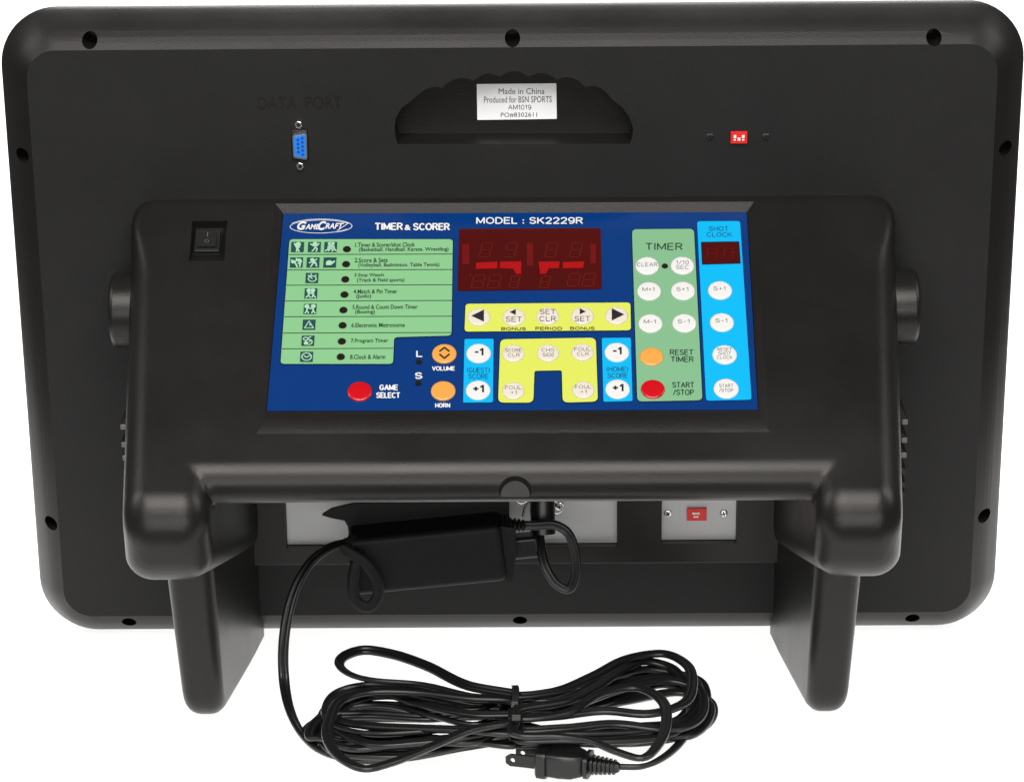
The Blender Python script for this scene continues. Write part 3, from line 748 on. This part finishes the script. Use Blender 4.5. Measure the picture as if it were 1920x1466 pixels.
# ---- LED displays behind red windows
def display(name, pxs, r):
    o = link(name, PAN.poly(round_poly([PAN.uv(*p) for p in pxs], r), h_edge+.0003, .0003), 'glass', SB); return o
SD = display('score_display', [(861, 430), (1126, 428.5), (1129, 543), (857.5, 546.5)], .0022)
HS = h_edge+.00045
def blocks(rects, m):
    for x0, y0, x1, y1 in rects: link('display_segment', PAN.poly([PAN.uv(*p) for p in ((x0, y0), (x1, y0), (x1, y1), (x0, y1))], HS), m, SD)
blocks([(988, 457, 999.5, 499.5)], 'segdim')
blocks([(867, 459, 880, 497), (1107, 459, 1117, 496)], 'segdim')
def hull(pts, m): link('display_segment', PAN.poly([PAN.uv(*p) for p in pts], HS), m, SD)
hull([(893, 494), (933, 492), (932, 504.5), (892, 505.5)], 'seg')
hull([(938, 492), (977.5, 491.5), (977, 515), (968, 515), (962, 505), (937, 504)], 'seg')
hull([(1010, 492), (1049.5, 491.5), (1048, 504), (1029, 504.5), (1024, 514), (1013, 515.5)], 'seg')
hull([(1055.5, 493), (1095, 491.5), (1093.5, 503.5), (1055, 504.5)], 'seg')
def digit(x, y, ww, hh, segs='abcdefg', sl=.12):
    P = {'a': ((-1, -1), (1, -1)), 'b': ((1, -1), (1, 0)), 'c': ((1, 0), (1, 1)), 'd': ((-1, 1), (1, 1)), 'e': ((-1, 0), (-1, 1)), 'f': ((-1, -1), (-1, 0)), 'g': ((-1, 0), (1, 0))}
    sg = []
    for s in segs:
        (x0, y0), (x1, y1) = P[s]; q = .82
        mx, my = (x0+x1)/2, (y0+y1)/2
        sg.append([(x+(mx+(a-mx)*q)*ww/2-(my+(b_-my)*q)*hh*sl, y+(my+(b_-my)*q)*hh/2) for a, b_ in ((x0, y0), (x1, y1))])
    link('display_digit', PAN.strokes(sg, 1.7, HS), 'seggh', SD)
for x, y, s in ((911, 470, 'abcdefg'), (958, 470, 'abfgcd'), (1034, 470, 'abcdefg'), (1080, 470, 'abcdefg')): digit(x, y, 19, 27, s)
for x, y in ((897, 529), (927, 529), (965, 530), (1022, 530), (1076, 526), (1104, 526)): digit(x, y, 21 if x not in (965, 1022) else 16, 24 if x not in (965, 1022) else 22)
digit(880, 520, 2, 10, 'b')
SC = display('shot_clock_display', [(1315.5, 456), (1384.5, 455), (1387.5, 494), (1317.5, 496)], .0008)
q = [PAN.uv(*p) for p in ((1314, 454.5), (1386, 453.5), (1389, 495.5), (1316, 497.5))]
link('display_frame', PAN.poly(round_poly(q, .001), h_field+.00003), 'edge', CP)
def digit2(x, y):
    link('display_digit', PAN.strokes([[(x-8, y-9), (x+8, y-9)], [(x-8, y), (x+8, y)], [(x+9, y-8), (x+8, y+8)], [(x-8, y-8), (x-9, y+8)]], 1.5, HS+.0001), 'segdim', SC)
digit2(1335, 477); digit2(1366, 477)

# ------------------------------------------------------------------ power adapter in the bay
AD = empty('power_adapter', 'black mains power adapter brick strapped under the console between the feet', 'adapter', BW)
YF = -.066
tl, tr, br_, bl_ = onY(648, 1014, YF), onY(937, 985, YF), onY(951, 1092, YF), onY(664, 1119, YF)
cF = (tl+tr+br_+bl_)/4; ex = ((tr-tl)+(br_-bl_)).normalized(); ez = (Z-ex*Z.dot(ex)).normalized(); ey = ez.cross(ex)
hxa = ((tr-tl).length+(br_-bl_).length)/4; hza = ((tl-bl_).length+(tr-br_).length)/4
YBk = -.0119
case = link('adapter_case', boxm('adapter_case', cF+V((0, (YBk-YF)/2, 0)), ex, Yv, ez, hxa, (YBk-YF)/2, hza, .005, 4), 'adapter', AD, 40)
link('case_seam', boxm('case_seam', cF+V((0, (YBk-YF)/2, 0)), ex, Yv, ez, hxa+.0003, .0006, hza+.0003, .0002, 1), 'black', case)
# strap wings holding it; the broad one is widened as dark shade above
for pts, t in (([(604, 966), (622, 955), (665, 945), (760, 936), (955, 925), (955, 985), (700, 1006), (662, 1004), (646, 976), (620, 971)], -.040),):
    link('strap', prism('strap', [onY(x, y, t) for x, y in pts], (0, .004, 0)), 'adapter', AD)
link('strap', prism('strap', [onY(x, y, -.060) for x, y in ((930, 985), (966, 990), (968, 1040), (960, 1090), (950, 1092), (940, 1060))], (0, .012, 0)), 'adapter', AD)
# output lead: strain relief, plug, loop
pth = [onY(938, 982, -.050), onY(962, 984, -.056), onY(985, 985, -.058)]
sr = []
for i in range(19):
    t = i/18; p = pth[0].lerp(pth[2], t); r = .0052-.0020*t + (.0009 if i % 3 else -.0008); sr.append((p, r))
rg = [[p+V((0, math.cos(k*math.pi/8), math.sin(k*math.pi/8)))*r for k in range(16)] for p, r in sr]
link('strain_relief', loft('strain_relief', rg), 'rubber', AD, 50)
cab = catmull([onY(x, y, Y) for x, y, Y in ((975, 985, -.057), (1005, 985, -.058), (1040, 984, -.060), (1064, 998, -.062), (1078, 1035, -.062), (1079, 1080, -.062), (1066, 1104, -.062), (1042, 1093, -.060), (1022, 1060, -.056), (1014, 1022, -.048), (1010, 985, -.036), (1008, 955, -.025))], 8)
link('output_lead', sweep('output_lead', cab, twin(.0018, 7), up=V((0, -1, .2))), 'rubber', AD, 60)
# inlet plug on the end of the case
a = onY(985, 1010, -.050)
link('lead_plug', boxm('lead_plug', onY(983, 1022, -.045), ex, Yv, ez, .0105, .007, .0085, .003, 3), 'rubber', AD, 40)
link('output_plug', cyl('output_plug', onY(1018, 1000, -.036), V((0, .30, 1)), .0090, .026, 24, .0088, .002), 'rubber', AD, 40)
link('plug_sleeve', cyl('plug_sleeve', onY(1004, 962, -.030), V((0, .30, 1)), .0040, .010, 20), 'chrome', AD, 40)
me = sweep('wire_bail', catmull([onY(x, y, -.034) for x, y in ((962, 936), (978, 944), (992, 938), (984, 952), (981, 968))], 6), circ(.0009, 8), up=Yv)
link('wire_bail', me, 'chrome', AD, 60)
me = sweep('wire_bail', catmull([onY(x, y, -.030) for x, y in ((1036, 938), (1046, 943), (1055, 953), (1044, 962), (1036, 958))], 6), circ(.0008, 8), up=Yv)
link('wire_bail', me, 'chrome', AD, 60)
# short soft strap loop hanging at the other end
cab = catmull([onY(x, y, Y) for x, y, Y in ((668, 1010, -.060), (640, 1026, -.070), (652, 1034, -.073), (684, 1054, -.0745), (705, 1084, -.0745), (708, 1118, -.0745), (690, 1138, -.0745), (668, 1126, -.0745), (662, 1092, -.0745), (668, 1056, -.073), (676, 1030, -.066))], 8)
link('strap_loop', sweep('strap_loop', cab, [(a*.0042, b*.0019) for a, b in circ(1, 12)], up=V((0, -1, .1))), 'adapter', AD, 60)

# ------------------------------------------------------------------ mains cord, coiled on the table
CO = empty('mains_lead', 'black coiled two-core mains cord with two-pin plug tied around its middle', 'power cord', Matrix.Identity(4))
pre = [BW @ onY(x, y, Y) for x, y, Y in ((668, 1020, -.055), (640, 1019, -.068), (612, 1030, -.078), (582, 1055, -.086), (556, 1098, -.098), (540, 1150, -.110))]
drop = [(532, 1205, .045), (532, 1265, .022), (541, 1322, .008)]
RL = {
 'R1': [(1060, 1386), (1160, 1392), (1240, 1386), (1300, 1372), (1334, 1345), (1326, 1312), (1280, 1300), (1180, 1314), (1070, 1334)],
 'R2': [(1060, 1372), (1180, 1362), (1270, 1352), (1322, 1322), (1312, 1276), (1270, 1264), (1180, 1280), (1080, 1308)],
 'R7': [(1060, 1382), (1170, 1390), (1260, 1372), (1306, 1340), (1312, 1300), (1270, 1272), (1190, 1270), (1080, 1304)],
 'R3': [(1060, 1376), (1150, 1374), (1230, 1368), (1288, 1342), (1300, 1300), (1268, 1262), (1210, 1254), (1130, 1278), (1050, 1310)],
 'R8': [(1060, 1366), (1150, 1356), (1240, 1366), (1290, 1362), (1318, 1330), (1308, 1290), (1250, 1276), (1150, 1296), (1060, 1324)],
 'R4': [(1040, 1340), (1130, 1330), (1220, 1336), (1280, 1318), (1296, 1282), (1288, 1246), (1245, 1225), (1180, 1234), (1110, 1266), (1040, 1298)],
 'R5': [(1060, 1338), (1130, 1298), (1195, 1289), (1238, 1310), (1250, 1350), (1237, 1394), (1202, 1421), (1160, 1410), (1110, 1388), (1050, 1378)],
 'R6': [(1060, 1314), (1110, 1292), (1165, 1256), (1210, 1239), (1255, 1250), (1286, 1285), (1297, 1325), (1286, 1375), (1250, 1415), (1205, 1436), (1160, 1437)],
 'L1': [(880, 1392), (760, 1404), (660, 1398), (600, 1388), (577, 1374), (596, 1352), (680, 1348), (800, 1345), (890, 1345)],
 'L2': [(880, 1390), (770, 1413), (680, 1420), (622, 1402), (594, 1376), (600, 1346), (660, 1326), (780, 1326), (890, 1334)],
 'L7': [(880, 1384), (770, 1390), (680, 1394), (620, 1380), (604, 1352), (622, 1322), (690, 1306), (800, 1312), (890, 1326)],
 'L3': [(880, 1362), (780, 1372), (690, 1376), (630, 1362), (611, 1336), (630, 1304), (668, 1290), (760, 1290), (880, 1312)],
 'L8': [(880, 1370), (780, 1366), (690, 1362), (636, 1352), (620, 1328), (648, 1302), (710, 1298), (800, 1320), (890, 1340)],
 'L4': [(880, 1286), (800, 1247), (735, 1225), (682, 1219), (646, 1227), (638, 1245), (652, 1264), (700, 1276), (790, 1282), (880, 1304)],
 'L5': [(880, 1310), (770, 1296), (690, 1296), (643, 1312), (618, 1345), (618, 1388), (645, 1424), (686, 1440), (735, 1430), (800, 1402), (880, 1366)],
}
for k_, o_k in (('R9', 'R2'), ('R10', 'R3'), ('L9', 'L2'), ('L10', 'L7'), ('R11', 'R1'), ('L11', 'L1'), ('R12', 'R8'), ('L12', 'L8'), ('R13', 'R7'), ('L13', 'L3')):
    RL[k_] = [(x+(8 if k_[0] == 'L' else -10)+random.uniform(-6, 6), y+random.uniform(-7, 7)+{'L12': 20, 'L13': 12, 'R12': 10}.get(k_, 0)) for x, y in RL[o_k]]
seqc = [('R1', 1388, 1340), ('L1', 1392, 1344), ('R2', 1378, 1325), ('L2', 1390, 1336), ('R7', 1384, 1320), ('L7', 1384, 1330), ('R9', 1370, 1336), ('L9', 1380, 1350), ('R10', 1362, 1326), ('L10', 1374, 1328), ('R11', 1394, 1352), ('L11', 1396, 1362), ('R12', 1358, 1312), ('L12', 1352, 1320), ('R13', 1386, 1342), ('L13', 1356, 1310), ('R3', 1376, 1316), ('L3', 1366, 1318), ('R8', 1366, 1330), ('L8', 1372, 1340), ('R4', 1345, 1304), ('L4', 1302, 1312), ('R5', 1346, 1376), ('L5', 1316, 1350)]
pts = pre + [floorpt(x, y, z) for x, y, z in drop]
pts += [floorpt(x, y, .004) for x, y in ((572, 1382), (612, 1412), (672, 1426), (760, 1422), (870, 1402))]
z = .0045
for i, (k, a, b) in enumerate(seqc):
    z = .0045+.0013*i
    L = RL[k]; n = len(L)
    pts.append(floorpt(967, a, z))
    for j, (x, y) in enumerate(L):
        zz = z*(.55+.45*abs(2*j/(n-1)-1)) if k not in ('R5', 'L5', 'R4', 'L4') else z
        pts.append(floorpt(x+random.uniform(-3, 3), y+random.uniform(-2, 2), max(zz, .004)))
    pts.append(floorpt(967, b, z+.001))
L = RL['R6']; n = len(L)
pts.append(floorpt(967, 1332, .036))
for j, (x, y) in enumerate(L): pts.append(floorpt(x, y, max(.0085, .036*(1-j/(n-1)*1.0))))
path = catmull(pts, 7)
cord = link('cord', sweep('cord', path, twin(.0020, 9), twist=lambda t: .3*math.sin(t*61)+.25*math.sin(t*23+1)), 'rubber', CO, 70)
# cable tie round the bundle
p0, p1 = floorpt(967, 1301, .030), floorpt(967, 1388, .012)
cy, hy = (p0.y+p1.y)/2, (p0.y-p1.y)/2+.001
tie = [V((p0.x+.0006*math.sin(k), cy+(hy+.001)*math.cos(k*2*math.pi/28), .0215+.0205*math.sin(k*2*math.pi/28))) for k in range(28)]
rg = []
for k, p in enumerate(tie):
    nrm = V((0, math.cos(k*2*math.pi/28), math.sin(k*2*math.pi/28)))
    rg.append([p+X*.0022*a+nrm*.0008*b for a, b in ((-1, -1), (1, -1), (1, 1), (-1, 1))])
n = 28; vs_ = [p for r in rg for p in r]; fs_ = [(4*k+j, 4*k+(j+1) % 4, 4*((k+1) % n)+(j+1) % 4, 4*((k+1) % n)+j) for k in range(n) for j in range(4)]
ct = link('cable_tie', mesh('cable_tie', vs_, fs_), 'gloss', CO)
tp = floorpt(968, 1338, .0425)
link('tie_head', boxm('tie_head', tp+V((0, -.002, -.002)), X, V((0, .9, -.4)).normalized(), V((0, .4, .9)).normalized(), .0032, .0035, .0022, .0006, 2), 'gloss', ct)

# two-pin plug lying on the table
zp = .0105
e1 = floorpt(1157, 1438, zp); e0 = floorpt(1012, 1422, zp)
ax = (e1-e0).normalized(); sd = Z.cross(ax).normalized(); Lp = (e1-e0).length
def plug_ring(t, hw_, hh_, n=28, pw=.38):
    c = e0+ax*(t*Lp); out = []
    for k in range(n):
        a = 2*math.pi*k/n; ca, sa = math.cos(a), math.sin(a)
        out.append(c+sd*(hw_*math.copysign(abs(ca)**pw, ca))+Z*(hh_*math.copysign(abs(sa)**pw, sa)))
    return out
pk = [(.0, .0125, .0088), (.02, .0140, .0098), (.10, .0140, .0100), (.135, .0138, .0098), (.14, .0118, .0088), (.30, .0126, .0090), (.45, .0118, .0088), (.56, .0085, .0076), (.62, .0062, .0064)]
plug = link('plug', loft('plug', [plug_ring(t, a, b) for t, a, b in pk]), 'rubber', CO, 35)
link('plug_collar', loft('plug_collar', [plug_ring(t, a, b, pw=.6) for t, a, b in ((.60, .0062, .0062), (.605, .0105, .0085), (.655, .0105, .0085), (.66, .0060, .0060))]), 'rubber', plug, 35)
for i in range(6):
    t = .675+.055*i; s = 1-.05*i
    link('strain_rib', loft('strain_rib', [plug_ring(u, a*s, a*s*.95, pw=.8) for u, a in ((t, .0040), (t+.006, .0068), (t+.030, .0068), (t+.036, .0040))]), 'rubber', plug, 35)
link('strain_core', loft('strain_core', [plug_ring(u, a, a, pw=.9) for u, a in ((.64, .0045), (1.0, .0038), (1.03, .0030))]), 'rubber', plug, 35)
for s, q in ((1, 1), (-1, 1.16)):
    c = e0+sd*s*.0068
    Lb = .0185*q; w_ = .0042
    loop = [c+ax*.003+Z*w_, c-ax*(Lb-.003)+Z*w_, c-ax*Lb+Z*(w_-.002), c-ax*Lb-Z*(w_-.002), c-ax*(Lb-.003)-Z*w_, c+ax*.003-Z*w_]
    pr = helper(prism('prong', [p-sd*.0008 for p in loop], sd*.0016))
    hole = helper(cyl('cutter', c-ax*(Lb-.0048)-sd*.005, sd, .0017, .01, 14))
    cut(pr, [hole]); pr.name = 'prong'; pr.parent = plug; pr.data.materials.clear(); pr.data.materials.append(M['prong'])
